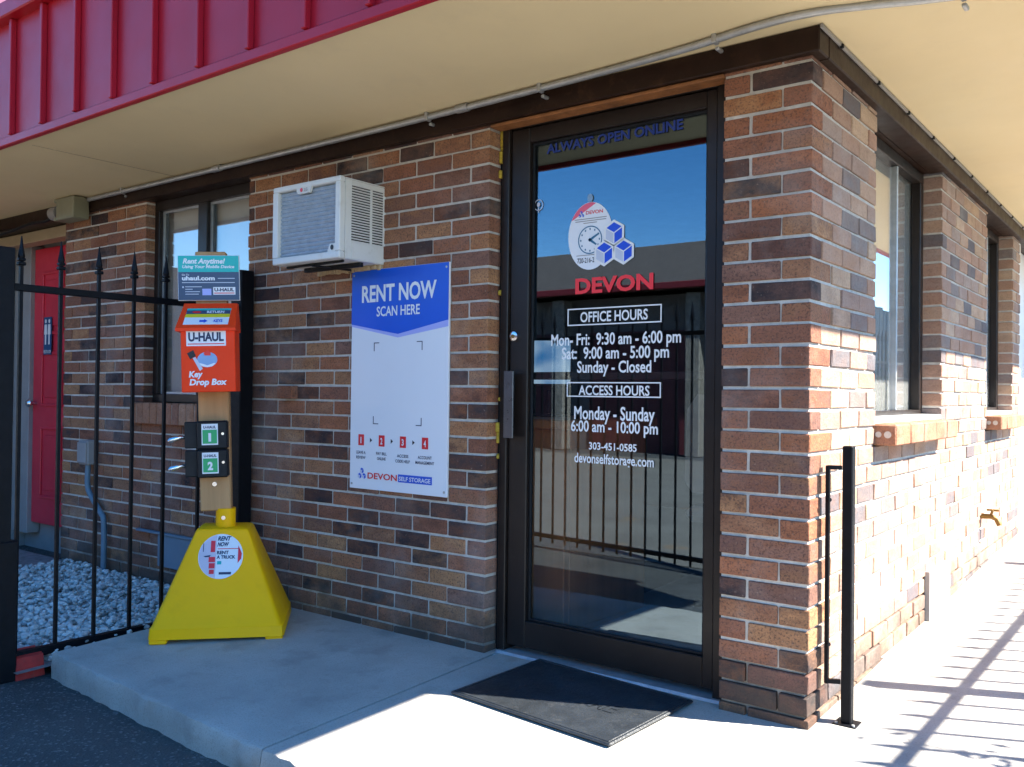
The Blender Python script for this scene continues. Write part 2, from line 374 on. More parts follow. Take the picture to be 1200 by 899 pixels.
# jamb returns of the red door recess
def pl_ret(mb, a, b, za, zb, j, dep, r): mb.box(-4.65 + j - .0 , -4.56, a, b, za, zb, .0025)
bricks(wall, 0, lambda r, a, b: [(.093, .30)], range(0, 32), pl_ret, 1)
# pier right of the door, and corner
PX = .292
def pl_pier(mb, a, b, za, zb, j, dep, r): mb.box(-b, -a + (.0015 if a < .01 else 0), j, dep, za, zb, .0025)
bricks(wall, 0, lambda r, a, b: [((0. if r % 2 == 0 else P / 2), PX)], range(0, 32), pl_pier, 0)
OPEN = [(.70, 1.79, .875, 3), (2.93, 3.83, .875, 3), (4.12, 5.06, -1, 3)]
def seg_side(r, za, zb):
    st = .0995 if r % 2 == 0 else 0.
    out = []
    for a, b, z0, z1 in OPEN:
        if za > z0 - .03: out.append((st, a)); st = b
    out.append((st, 9.)); return out
def pl_side(mb, a, b, za, zb, j, dep, r):
    lift = gz(a) - .03
    if zb < lift - .05: return
    if a < .02: mb = WF; WF.cur = WF_CUR[0]                           # the corner brick belongs to the front's bond
    mb.box(-dep, j * 1.3 + .001, a, b, za, zb, .0025)
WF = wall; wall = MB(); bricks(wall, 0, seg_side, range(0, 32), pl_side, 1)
WF.build('brick_wall', BR, BLD); wall.build('brick_wall', BRSIDE, BLD)['label'] = 'brick side wall with sun glare painted into its colour'
B('added_shade_wall', TRIM, BLD, -6.75, -6.6, -2.0, -.004, -.1, 2.18)  # unseen wall, added to darken the left end of the porch
mo = MB()
mh = zl(31)
for x0, x1, z0, z1 in ((-4.646, -3.747, -.2, mh), (-2.804, JL - .004, -.2, mh), (-3.747, -2.804, -.2, .852), (-8.2, -5.954, -.2, mh)): mo.box(x0, x1, .0062, .088, z0, z1)
mo.box(-4.6435, -4.56, .088, .30, -.2, mh)
mo.box(-PX + .004, -.0062, .0062, .088, .2, mh); mo.box(-PX + .004, -.016, .016, .088, -.2, .2)
mo.build('mortar_joints', MORT, BLD); mo = MB()
y = .0885
for a, b, z0, z1 in OPEN:
    mo.box(-.088, -.0062, y, a - .004, .2, mh); mo.box(-.088, -.016, y, a - .004, -.2, .2)
    if z0 > 0: mo.box(-.088, -.0063, a - .004, b + .004, .2, z0 - .024); mo.box(-.088, -.0161, a - .004, b + .004, -.2, .2)
    y = b + .004
mo.box(-.088, -.0062, y, 9, -.2, mh)
mo.build('mortar_joints', MORT, BLD)
# core walls behind the brick (interior face)
inner = MB()
for x0, x1, z0, z1 in ((-4.56, -3.80, -.1, 2.4), (-2.76, JL - .02, -.1, 2.4), (-3.80, -2.76, -.1, .85), (-PX + .02, -.13, -.1, 2.4)): inner.box(x0, x1, .092, .13, z0, z1)
inner.box(-3.8, -2.76, .092, .13, 2.1, 2.4); inner.box(JL - .02, -PX + .02, .14, .2, 2.13, 2.4)
y = .092
for a, b, z0, z1 in OPEN:
    inner.box(-.13, -.092, y, a - .02, -.1, 2.4)
    if z0 > 0: inner.box(-.13, -.092, a - .02, b + .02, -.1, z0 - .02)
    inner.box(-.13, -.092, a - .02, b + .02, 2.1, 2.4); y = b + .02
inner.box(-.13, -.092, y, 9, -.1, 2.4); inner.box(-4.6, -.13, 4.5, 4.6, 0, 2.4); inner.box(-4.60, -4.56, .13, 4.5, 0, 2.4)
inner.box(-4.6, -.092, .092, 9, 2.42, 2.5)
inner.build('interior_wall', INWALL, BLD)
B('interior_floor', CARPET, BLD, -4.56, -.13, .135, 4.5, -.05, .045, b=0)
# header trim under the soffit
B('header_trim', TRIM, BLD, -8.2, .03, -.028, .06, 2.106, 2.185, b=.004)
B('header_trim', TRIM, BLD, -.06, .031, .063, 9, 2.106, 2.185, b=.004)
B('header_soffit', TRIM, BLD, -8.2, -.0605, .0605, .30, 2.108, 2.18, b=0)
B('header_soffit', TRIM, BLD, -.20, -.0605, .302, 9, 2.108, 2.18, b=0)
B('trim_bead', GREYP, BLD, .031, .040, -.03, 9, 2.172, 2.186, b=.002)
for i in range(14): MB().box(.034, .046, .15 + .42 * i, .162 + .42 * i, 2.166, 2.180, .002).build('trim_screw', DARK, BLD)
B('weathered_head_strip', RUST, BLD, JL + .01, -PX + .004, -.012, .055, 2.092, 2.105, b=.003)
# soffit, lightly sloping up and outwards
so = MB(); D = .84; F = -.80; zi, ze = 2.187, 2.222
so.add([(-12, .35, zi), (.03, .35, zi), (.03, -.02, zi), (-12, -.02, zi), (D, F, ze), (-12, F, ze), (.03, 12, zi), (D, 12, ze),
        (-12, .35, zi + .05), (.03, .35, zi + .05), (-12, F, ze + .05), (D, F, ze + .05), (.03, 12, zi + .05), (D, 12, ze + .05), (-.2, .35, zi), (-.2, 12, zi)],
       [(0, 1, 2, 3), (3, 2, 4, 5), (2, 6, 7, 4), (1, 6, 2), (14, 15, 6, 1), (5, 4, 11, 10), (4, 7, 13, 11)])
so.build('soffit', SOFF, BLD)
B('soffit_seam', TANP, BLD, -3.4, -3.395, F + .02, -.03, 2.186, 2.1875, b=0)
# red standing seam eaves
B('eave_drip_edge', RED, BLD, -12, D + .03, F - .03, F, 2.200, 2.240, b=.004)
B('eave_drip_edge', RED, BLD, D, D + .031, F + .002, 12, 2.200, 2.240, b=.004)
B('eave_panel', RED, BLD, -12, D + .012, F - .012, F + .02, 2.2405, 2.80, b=0)
B('eave_panel', RED, BLD, D - .02, D + .012, F + .022, 12, 2.2405, 2.80, b=0)
for i in range(40):
    x = .72 - .302 * i
    o = MB().box(x - .011, x + .011, F - .040, F - .0125, 2.242, 2.788, .003).build('standing_seam', RED, BLD)
for i in range(30): MB().box(D + .0125, D + .040, -.7 + .302 * i - .011, -.7 + .302 * i + .011, 2.242, 2.788, .003).build('standing_seam', RED, BLD)
B('eave_cap', RED, BLD, -12, D + .07, F - .07, F + .05, 2.790, 2.865, b=.006)
B('eave_cap', RED, BLD, D - .05, D + .071, F + .052, 12, 2.790, 2.865, b=.006)
rf = MB(); rf.add([(-12, F - .05, 2.866), (D + .05, F - .05, 2.866), (D + .05, 12, 2.866), (-12, 12, 2.866), (-12, F + .55, 3.55), (D - .5, F + .55, 3.55), (D - .5, 12, 3.55), (-12, 12, 3.55)],
                  [(0, 1, 5, 4), (1, 2, 6, 5), (2, 3, 7, 6), (4, 5, 6, 7), (3, 0, 4, 7)])
rf.build('roof', REDF, BLD)

# rowlock brick sills
def sill(fn, s0, s1, n):
    mb = MB(); q = (s1 - s0) / n
    for i in range(n):
        mb.cur = (rb.random(), rb.random()); fn(mb, s0 + q * i + .004, s0 + q * (i + 1) - .004)
    return mb
def cold(mb, s): mb.box(*s)
m1 = sill(lambda m, a, b: m.box(a, b, -.034 + rb.uniform(-.002, .002), .09, .858, .975, .005), -3.83, -2.79, 15)
o = m1.build('brick_sill', BRS, BLD)
MB().box(-3.825, -2.795, -.026, .085, .862, .966).build('mortar_bed', MORT, o)
for ys in ((.702, 1.752), (2.932, 3.80)):
    m1 = sill(lambda m, a, b: m.box(-.03, .078 + rb.uniform(-.002, .002), a, b, .874, .952, .005), ys[0], ys[1], 5)
    o = m1.build('brick_sill', BRS, BLD)
    MB().box(-.03, .070, ys[0] + .01, ys[1] - .01, .880, .944).build('mortar_bed', MORT, o)
    hol = MB()
    for xx, rr in ((.012, .011), (.045, .013)):
        hol.prism(ell(xx, .914, rr, rr, 16), .0016, Matrix.Translation((0, ys[0] + .0045, 0)) @ Matrix.Rotation(math.pi / 2, 4, 'X'))
    hol.build('core_holes', MORT, o)

# windows
def window_front():
    w = MB(); x0, x1, z0, z1 = -3.742, -2.809, .978, 2.107
    for d in ((x0, x1, z0, z0 + .045), (x0, x1, z1 - .055, z1), (x0, x0 + .045, z0 + .045, z1 - .055), (x1 - .045, x1, z0 + .045, z1 - .055), (-3.325, -3.245, z0 + .045, z1 - .055)):
        w.box(d[0], d[1], .055, .115, d[2], d[3], .003)
    o = w.build('front_window', BRONZE, BLD)
    for a, b in ((-3.697, -3.325), (-3.245, -2.854)):
        B('pane', FGLASS, o, a, b, .088, .092, z0 + .045, z1 - .055, b=0)
        fr = MB()
        for d in ((a, a + .012, z0 + .046, z1 - .056), (b - .012, b, z0 + .046, z1 - .056), (a + .012, b - .012, z0 + .046, z0 + .058), (a + .012, b - .012, z1 - .068, z1 - .056)): fr.box(d[0], d[1], .078, .0875, d[2], d[3])
        fr.build('pane_frame', STEEL, o)
    bl = MB()
    for i in range(11):
        x = -3.72 + .088 * i; t = .35 + rb.uniform(-.12, .12)
        dx, dy = .046 * math.cos(t), .046 * math.sin(t)
        bl.add([(x - dx, .15 - dy, 1.0), (x + dx, .15 + dy, 1.0), (x + dx, .15 + dy, 2.09), (x - dx, .15 - dy, 2.09)], [(0, 1, 2, 3)])
    bl.build('vertical_blind', VINYL, o)
window_front()
def window_side(y0, y1):
    z0, z1 = .965, 2.107; w = MB()
    ms = y0 + .60 * (y1 - y0)
    for d in ((y0, y1, z0, z0 + .03), (y0, y1, z1 - .05, z1), (y0, y0 + .04, z0 + .03, z1 - .05), (y1 - .055, y1, z0 + .03, z1 - .05)):
        w.box(-.125, -.082, d[0], d[1], d[2], d[3], .003)
    o = w.build('side_window', BRONZE, BLD)
    B('pane', WGLASS, o, -.108, -.104, y0 + .04, ms, z0 + .03, z1 - .05, b=0)
    B('pane', WGLASS, o, -.122, -.118, ms, y1 - .055, z0 + .03, z1 - .05, b=0)
    fr = MB().box(-.112, -.088, ms - .008, ms + .008, z0 + .031, z1 - .051, .002)
    fr.build('sash_stile', STEEL, o)
    B('sill_board', WHITE, o, -.083, .0, y0 + .002, y1 - .002, .953, .975, b=.002)
    B('curtain', VINYL, o, -.131, -.128, y0 + .01, y1, .97, 2.1, b=0)
window_side(.70, 1.79); window_side(2.93, 3.83)
# white side door far along the path
o = MB().box(-.09, -.06, 4.125, 5.055, .1, 2.105, .003).build('side_door', WHITE, BLD)
B('door_casing', WHITE, o, -.058, -.005, 4.122, 4.19, .1, 2.105, b=.004)

# crawl space vents and access panel
o = B('access_panel', WHITE, BLD, -.004, .028, 1.50, 1.865, .075, .285, b=.004)
B('panel_frame', GREYP, o, .0, .022, 1.485, 1.4995, .075, .29, b=.001)
o = B('vent_cover', LBLUE, BLD, -3.545, -3.16, -.02, .004, .09, .262, b=.004)
B('vent_lip', LBLUE, o, -3.75, -3.14, -.03, -.006, .2625, .276, b=.003)

# red restroom door in its recess
B('recess_side_wall', GREYP, BLD, -5.953, -5.861, .001, .334, -.1, 2.107, b=0)
B('red_door_jamb', GREYP, BLD, -5.86, -5.63, .24, .33, .02, 2.06, b=.004)
B('red_door_lintel', TANP, BLD, -5.95, -4.652, .10, .20, 2.03, 2.105, b=.004)
B('recess_wall', GREYP, BLD, -5.95, -4.64, .335, .36, -.1, 2.3, b=0)
o = MB().box(-5.63, -4.68, .27, .315, .10, 2.03, .004).build('red_door', REDD, BLD)
pn = MB()
for px in (-5.50, -5.06):
    for z0, z1 in ((.28, .78), (.92, 1.30), (1.42, 1.86)):
        for d in ((px, px + .30, z0, z0 + .02), (px, px + .30, z1 - .02, z1), (px, px + .02, z0 + .02, z1 - .02), (px + .28, px + .30, z0 + .02, z1 - .02)): pn.box(d[0], d[1], .258, .2705, d[2], d[3], .004)
        pn.box(px + .06, px + .24, .262, .2705, z0 + .06, z1 - .06, .005)
pn.build('raised_panels', REDD, o)
k = MB().tube([(-5.575, .27, .94), (-5.575, .235, .94), (-5.575, .215, .94), (-5.575, .20, .94)], .03, 14, radii=[.012, .012, .03, .018]); k.build('door_knob', CHROME, o, 50)
sg = poly('restroom_sign', paint('sign_blue', (.012, .07, .17), .45, .05, 4, bump=0), o, front(-5.455, .256, 1.25), rect(.005, .115, .03, .29), .003)
pg = MB()
for cx in (.035, .085):
    pg.prism(ell(cx, .262, .012, .014, 16), .001, front(-5.455, .2525, 1.25)); pg.prism([(cx - .016, .24), (cx + .016, .24), (cx + .02, .17), (cx + .009, .17), (cx + .009, .10), (cx - .009, .10), (cx - .009, .17), (cx - .02, .17)], .001, front(-5.455, .2525, 1.25))
pg.build('pictograms', WHITE, o)
text('lettering', 'RESTROOM', WHITE, o, front(-5.3925, .253, 1.29), .10, .022, .01)

# glass entrance door
fr = MB()
fr.box(JL + .018, -1.222, .058, .15, .028, 2.128, .003); fr.box(-.342, -PX + .002, .058, .15, .012, 2.128, .003); fr.box(-1.2215, -.3425, .06, .15, 2.094, 2.128, .003)
fr.build('door_frame', BRONZE, BLD)
B('dark_jamb_gap', DARK, BLD, JL - .002, JL + .018, .075, .15, .03, 2.105, b=0)
fo = MB(); rs = random.Random(5); zz = .05
while zz < 2.08:
    h = rs.uniform(.015, .05)
    if rs.random() < (.8 if zz > 1.88 else .5 if .85 < zz < .98 else .08): fo.box(JL + .0005, JL + .016 + rs.uniform(-.004, .002), .060 + rs.uniform(-.008, .006), .078, zz, zz + h, .004)
    zz += h
fo.build('foam_sealant', FOAM, BLD)
DOOR = MB(); DOOR.box(-1.2185, -1.132, .072, .120, .062, 2.091, .003); DOOR.box(-.385, -.3455, .072, .120, .062, 2.091, .003)
DOOR.box(-1.1315, -.3855, .0725, .120, .062, .165, .003); DOOR.box(-1.1315, -.3855, .0725, .120, 2.032, 2.091, .003)
DOOR = DOOR.build('glass_door', BRONZE, BLD)
B('glass_pane', GLASS, DOOR, -1.1315, -.3855, .102, .104, .165, 2.032, b=0)
gk = MB()
for d in ((-1.131, -1.122, .1655, 2.0315), (-.395, -.386, .1655, 2.0315), (-1.122, -.395, .1655, .1745), (-1.122, -.395, 2.0225, 2.0315)): gk.box(d[0], d[1], .09, .1015, d[2], d[3], .001)
gk.build('glazing_bead', DARK, DOOR)
pu = MB(); pu.box(-1.216, -1.170, .030, .040, .875, 1.138, .002); pu.box(-1.216, -1.206, .040, .0715, .88, 1.133, .001)
pu.build('pull_handle', paint('satin_bronze', (.10, .10, .11), .3, .1, 10, metal=.7), DOOR)
lk = MB().tube([(-1.195, .072, 1.275), (-1.195, .062, 1.275), (-1.195, .060, 1.275)], .017, 20, radii=[.019, .019, .014]); lk.build('lock_cylinder', CHROME, DOOR, 50)
lb = MB().tube([(-1.195, .061, 1.275), (-1.195, .057, 1.275)], .008, 14); lb.build('lock_core', BRASS, DOOR, 50)
B('closer_bar', BRONZE, DOOR, -1.13, -.387, .112, .118, 1.105, 1.135, b=.002)
th = MB().box(JL + .02, -PX, .035, .16, -.02, .040, .008); th.box(JL + .03, -PX - .005, .010, .034, -.02, .030, .006); th.build('threshold', ALU, BLD)
YT = .0995
def T(body, x0, x1, z0, z1, mat=WHITE, bold=.020, name='lettering', y=YT): return text(name, body, mat, DOOR, front((x0 + x1) / 2, y, z0), x1 - x0, z1 - z0, bold)
DBLUE = paint('dark_blue_vinyl', (.006, .03, .20), .5, .1, 5, bump=0)
T('ALWAYS OPEN ONLINE', -1.07, -.487, 1.984, 2.020, DBLUE, .03)
T('DEVON', -.930, -.598, 1.431, 1.488, paint('red_vinyl', (.85, .03, .035), .4, .05, 4, bump=0), .035)
T('OFFICE HOURS', -.906, -.619, 1.322, 1.360)
T('Mon- Fri:  9:30 am - 6:00 pm', -1.038, -.487, 1.236, 1.280)
T('Sat:  9:00 am - 5:00 pm', -.988, -.533, 1.184, 1.228)
T('Sunday - Closed', -.918, -.603, 1.132, 1.175)
T('ACCESS HOURS', -.910, -.609, 1.048, 1.084)
T('Monday - Sunday', -.929, -.587, .957, 1.006)
T('6:00 am - 10:00 pm', -.943, -.574, .911, .953)
T('303-451-0585', -.862, -.659, .845, .872)
T('devonselfstorage.com', -.926, -.589, .794, .830)
for z0, z1 in ((1.309, 1.374), (1.040, 1.096)):
    bx = MB(); x0, x1 = -.964, -.564; t = .0045
    for d in (rect(x0, x1, z0, z0 + t), rect(x0, x1, z1 - t, z1), rect(x0, x0 + t, z0 + t, z1 - t), rect(x1 - t, x1, z0 + t, z1 - t)): bx.prism(d, .001, front(0, YT, 0))
    bx.build('lettering_box', WHITE, DOOR)
def cubes(parent, cx, cz, h, M, wht=WHITE, blu=BLUE, pal=PALE):
    """three stacked isometric cubes; h = hexagon radius"""
    a, b, c = MB(), MB(), MB()
    for ux, uz in ((0, 1.0), (-.87, -.5), (.87, -.5)):
        x, z = cx + ux * h, cz + uz * h
        hexa = lambda k: [(x + k * h * math.sin(math.radians(t)), z + k * h * math.cos(math.radians(t))) for t in range(0, 360, 60)]
        H = hexa(1.04); a.prism(list(reversed(H)), .0006, M)
        V = hexa(.88); O = (x, z)
        def sh(pts):
            mx = sum(p[0] for p in pts) / 4; mz = sum(p[1] for p in pts) / 4
            return [(mx + (p[0] - mx) * .88, mz + (p[1] - mz) * .88) for p in pts]
        b.prism(list(reversed(sh([V[0], V[1], O, V[5]]))), .0012, M); b.prism(list(reversed(sh([V[1], V[2], V[3], O]))), .0012, M); c.prism(list(reversed(sh([V[5], O, V[3], V[4]]))), .0012, M)
    a.build('logo_outline', wht, parent); b.build('logo_blue_faces', blu, parent); c.build('logo_pale_faces', pal, parent)
cubes(DOOR, -.763, 1.598, .0475, front(0, YT, 0), WHITE, paint('bright_blue_vinyl', (.01, .07, .62), .4, .04, 4, bump=0))
# back-soon clock card hanging behind the glass
CK = thing('clock_card', 'white oval back-soon clock card stuck on the glass door behind the blue cube logo', 'sign', (-.868, .1016, 1.645))
poly('card', SIGNW, CK, front(0, 0, 0), ell(0, 0, .098, .127, 48), .0004)
pts = [q for q in ell(0, 0, .0965, .1255, 72) if q[1] > .062 and q[0] < .03 and q[0] > -.09]
poly('pink_corner', paint('pink_ink', (.75, .12, .2), .5, .05, 4, bump=0), CK, front(0, -.00045, 0), pts, .0008)
ring = MB()
for i in range(40):
    t0, t1 = 2 * math.pi * i / 40, 2 * math.pi * (i + 1) / 40; r0, r1 = .049, .053
    ring.prism([(r0 * math.cos(t0), r0 * math.sin(t0) - .015), (r1 * math.cos(t0), r1 * math.sin(t0) - .015), (r1 * math.cos(t1), r1 * math.sin(t1) - .015), (r0 * math.cos(t1), r0 * math.sin(t1) - .015)], .0008, front(0, -.00045, 0))
for i in range(12):
    t = math.radians(30 * i); ring.prism(ell(.041 * math.sin(t), -.015 + .041 * math.cos(t), .0028, .004, 8), .0008, front(0, -.00045, 0))
CKI = paint('slate_teal_ink', (.03, .14, .24), .4, .05, 4, bump=0)
ring.build('clock_dial', CKI, CK)
hd = MB()
for ang, L, wd in ((62, .045, .005), (125, .034, .005)):
    t = math.radians(ang); dx, dz = math.sin(t), math.cos(t)
    hd.prism([(-dz * wd - dx * .006, -.015 + dx * wd - dz * .006), (dx * L - dz * wd * .6, -.015 + dz * L + dx * wd * .6), (dx * L + dz * wd * .6, -.015 + dz * L - dx * wd * .6), (dz * wd - dx * .006, -.015 - dx * wd - dz * .006)], .0012, front(0, -.0006, 0))
hd.build('clock_hands', CKI, CK)
text('lettering', 'DEVON', REDI, CK, front(.018, -.0, .082), .075, .013, .02)
text('lettering', '720-216-2', INK, CK, front(-.018, -.0, -.100), .075, .019, .01)
lt = MB()
for z, x0, x1 in ((.064, -.07, .072), (.056, -.066, .07), (.048, -.03, .03), (-.073, -.06, .03)): lt.prism(rect(x0, x1, z, z + .003), .0006, front(0, -.00045, 0))
lt.build('text_lines', GREYP, CK)
cubes(CK, -.040, .083, .008, front(0, -.00045, 0))
hk = MB(); hk.prism(ell(0, .142, .012, .016, 18), .004, front(0, .0, 0)); hk.build('suction_cup', paint('clear_grey_plastic', (.2, .3, .42), .2, .1, 9, bump=0), CK)
SD = thing('window_decal', 'small round grey decal stuck high on the left of the door glass', 'sticker', (-1.106, YT, 1.788))
dc = MB()
for i in range(20):
    t0, t1 = 2 * math.pi * i / 20, 2 * math.pi * (i + 1) / 20
    dc.prism([(.019 * math.cos(t0), .019 * math.sin(t0)), (.022 * math.cos(t0), .022 * math.sin(t0)), (.022 * math.cos(t1), .022 * math.sin(t1)), (.019 * math.cos(t1), .019 * math.sin(t1))], .0008, front(0, 0, 0))
dc.prism(ell(0, .002, .008, .009, 14), .0008, front(0, 0, 0)); dc.prism(rect(-.002, .002, -.03, -.008), .0008, front(0, 0, 0))
dc.build('decal_ring', PALE, SD)

# ---------------------------------------------------------------- things on the wall
AC = thing('air_conditioner', 'white window air conditioner sticking out of the brick wall', 'air conditioner', (-2.073, 0, 1.60))
X0, X1, H_, Dp = -.217, .217, .338, -.255
c = MB()
c.box(X0, X1, Dp + .03, .10, 0, .004, .001); c.box(X0, X1, Dp + .03, .10, H_ - .006, H_, .002); c.box(X0, X0 + .006, Dp + .03, .10, .004, H_ - .006, .001)
c.box(X0, X1, Dp, Dp + .03, 0, .030, .004); c.box(X0, X1, Dp, Dp + .03, H_ - .022, H_ + .002, .004); c.box(X0, X0 + .034, Dp, Dp + .03, .030, H_ - .022, .002); c.box(X1 - .03, X1, Dp, Dp + .03, .030, H_ - .022, .003)
c.prism([(-.065, H_ - .020), (.038, H_ - .020), (.024, H_ - .045), (-.050, H_ - .045)], .012, front(0, Dp + .013, 0))
c.prism([(X1 - .075, .028), (X1 - .028, .028), (X1 - .028, .062), (X1 - .060, .062)], .012, front(0, Dp + .013, 0))
c.build('case', ACW, AC)
sp = MB()
sp.box(X1 - .006, X1, Dp + .031, Dp + .066, .0045, H_ - .007, .001); sp.box(X1 - .006, X1, Dp + .0665, .05, .0045, .075, .001); sp.box(X1 - .006, X1, Dp + .0665, .05, H_ - .028, H_ - .0075, .001)
sp.box(X1 - .006, X1, -.082, -.070, .0755, H_ - .0285, .001); sp.box(X1 - .006, X1, -.006, .05, .0755, H_ - .0285, .001)
for i in range(21):
    z = .0755 + .0112 * i
    sp.box(X1 - .006, X1 - .0005, Dp + .067, -.0825, z, z + .0052); sp.box(X1 - .006, X1 - .0005, -.0695, -.0065, z, z + .0052)
sp.build('side_louvre', ACW, AC)
B('dark_interior', DARK, AC, X0 + .01, X1 - .012, Dp + .03, .08, .008, H_ - .01, b=0)
fn = MB()
n = 16
for i in range(n):
    z = .031 + (H_ - .054) / n * i; hh = (H_ - .054) / n
    fn.prism([(0, z), (.006, z + hh * .45), (0, z + hh * .97)], X1 - X0 - .066, Matrix.Translation((X0 + .035, Dp + .022, 0)) @ Matrix(((0, 0, 1, 0), (-1, 0, 0, 0), (0, 1, 0, 0), (0, 0, 0, 1))))
fn.build('condenser_fins', FIN, AC)
poly('badge_mark', REDI, AC, front(-.026, Dp - .0002, H_ - .030), ell(0, 0, .0075, .0085, 18), .0016)
text('badge_lettering', 'LG', GREYP, AC, front(.004, Dp - .0002, H_ - .037), .02, .013, .02)
poly('drain_plug', INK, AC, front(X1 - .044, Dp - .0005, .046), ell(0, 0, .009, .011, 18), .0016)
br = MB().tube([(X0 + .03, Dp + .06, -.006), (X1 - .03, Dp + .05, -.006)], .006, 8); br.tube([(0, Dp + .04, -.012), (.03, -.02, -.012), (.04, .01, -.05)], .005, 8); br.box(X0 + .05, X1 - .02, -.12, -.10, -.02, -.002, .002)
br.build('support_bracket', DARK, AC)
fo = MB(); rs = random.Random(8)
for i in range(20):
    x = X0 + .02 + i * .0205; fo.box(x, x + .02, -.016 - rs.uniform(0, .012), .01, -.016 - rs.uniform(0, .008), .0, .003)
fo.build('sealant', TANP, AC)

SG = thing('rent_now_sign', 'white and blue RENT NOW board screwed to the brick wall', 'sign', (-1.754, -.012, .625))
SW, SH = .572, .957
MB().box(-SW / 2, SW / 2, 0, .011, 0, SH, .001).build('board', SIGNW, SG)
sM = front(0, -.0004, 0)
poly('header_shadow', LAV, SG, sM, [(-SW / 2 + .001, SH - .001), (-SW / 2 + .001, SH - .245), (-.0, SH - .300), (SW / 2 - .001, SH - .262), (SW / 2 - .001, SH - .001)][::-1], .0005)
poly('blue_header', BLUE, SG, sM, [(-SW / 2 + .001, SH - .0015), (-SW / 2 + .001, SH - .235), (-.0, SH - .285), (SW / 2 - .001, SH - .235), (SW / 2 - .001, SH - .0015)][::-1], .0011)
text('lettering', 'RENT NOW', SIGNW, SG, front(.0, -.0014, SH - .140), .44, .072, .028)
text('lettering', 'SCAN HERE', SIGNW, SG, front(.0, -.0014, SH - .205), .255, .042, .018)
for sx in (-1, 1):
    for z0, dz in ((.285, 1), (.635, -1)):
        bk = MB(); xa = sx * .143; bk.prism(rect(min(xa, xa - sx * .032), max(xa, xa - sx * .032), z0, z0 + .0035), .0008, sM)
        za, zb = sorted((z0 + .0036 * (1 if dz > 0 else 0), z0 + dz * .034)); bk.prism(rect(min(xa, xa - sx * .0035), max(xa, xa - sx * .0035), za, zb), .0008, sM); bk.build('scan_bracket', NAVY, SG)
for i, (cap, cw) in enumerate(((('LEAVE A', 'REVIEW'), (.058, .058)), (('PAY BILL', 'ONLINE'), (.064, .052)), (('ACCESS', 'CODE HELP'), (.066, .084)), (('ACCOUNT', 'MANAGEMENT'), (.078, .105)))):
    x = -.215 + i * .1265
    bg_ = poly('step_badge', REDI, SG, sM, rect(x - .0175, x + .0175, .190, .238), .0008)
    text('step_number', str(i + 1), SIGNW, SG, front(x, -.0012, .200), .006 if i == 0 else .013, .027, .03)
    for j in (0, 1): text('step_caption', cap[j], NAVY, SG, front(x, -.0004, .153 - .022 * j - (.004 if i > 1 else 0)), cw[j], .0125, .012)
    if i < 3: poly('step_arrow', INK, SG, sM, [(x + .055, .205), (x + .068, .2145), (x + .055, .224)], .0008)
text('lettering', 'DEVON', REDI, SG, front(-.083, -.0004, .048), .178, .026, .02)
poly('blue_strip', BLUE, SG, sM, rect(.012, .205, .044, .077), .0006)
text('lettering', 'SELF STORAGE', SIGNW, SG, front(.1085, -.0011, .051), .18, .0175, .02)
cubes(SG, -.208, .064, .0155, sM, SIGNW, BLUE, PALE)
for sx in (-1, 1):
    for z in (.02, SH - .02): poly('screw', STEEL, SG, sM, ell(sx * .272, z, .005, .005, 10), .002)

CN = thing('conduit_pipe', 'grey metal conduit running under the soffit past the corner', 'pipe')
pts = [(-4.28, -.050, 2.168), (-2.1, -.055, 2.170), (-.95, -.075, 2.174), (-.42, -.100, 2.177), (-.12, -.135, 2.180), (.05, -.125, 2.183), (.20, -.07, 2.186), (.33, -.02, 2.186), (.47, .02, 2.188), (.75, .06, 2.198)]
def smooth_path(pts, n=6):
    out = []; P_ = [Vector(p) for p in pts]
    for i in range(len(P_) - 1):
        a, b, c, d = P_[max(i - 1, 0)], P_[i], P_[i + 1], P_[min(i + 2, len(P_) - 1)]
        for k in range(n):
            t = k / n; out.append(.5 * ((2 * b) + (c - a) * t + (2 * a - 5 * b + 4 * c - d) * t * t + (3 * b - a - 3 * c + d) * t ** 3))
    return out + [P_[-1]]
MB().tube(smooth_path(pts), .0125, 12).build('pipe', STEEL, CN, 50)
for x, y, z in ((-1.36, -.066, 2.1725), (-3.0, -.053, 2.169)): MB().tube([(x - .03, y, z), (x + .03, y - .002, z)], .017, 12).build('coupling', STEEL, CN, 50)
for x, y, z in ((-.27, -.117, 2.1785), (-.98, -.074, 2.174), (-1.55, -.063, 2.171), (-3.9, -.051, 2.168), (.42, .01, 2.187)):
    st = MB().box(x - .008, x + .008, y - .016, y + .016, z - .015, z + .02, .003); st.box(x - .007, x + .007, y + .012, y + .05, z - .03, z - .018, .003); st.build('pipe_strap', STEEL, CN)

EL = thing('electrical_box', 'small grey electrical outlet box with conduit on the brick wall', 'electrical box', (-4.264, 0, .60))
MB().box(-.055, .055, -.07, -.002, 0, .145, .008).build('box', GREYP, EL)
B('cover_plate', GREYP, EL, -.05, .05, -.078, -.0705, .012, .133, b=.003)
MB().tube(smooth_path([(0, -.035, 0), (0, -.035, -.13), (.05, -.03, -.20), (.14, -.03, -.27), (.18, -.03, -.34), (.18, -.03, -.70)]), .016, 10).build('conduit', LBLUE, EL, 50)

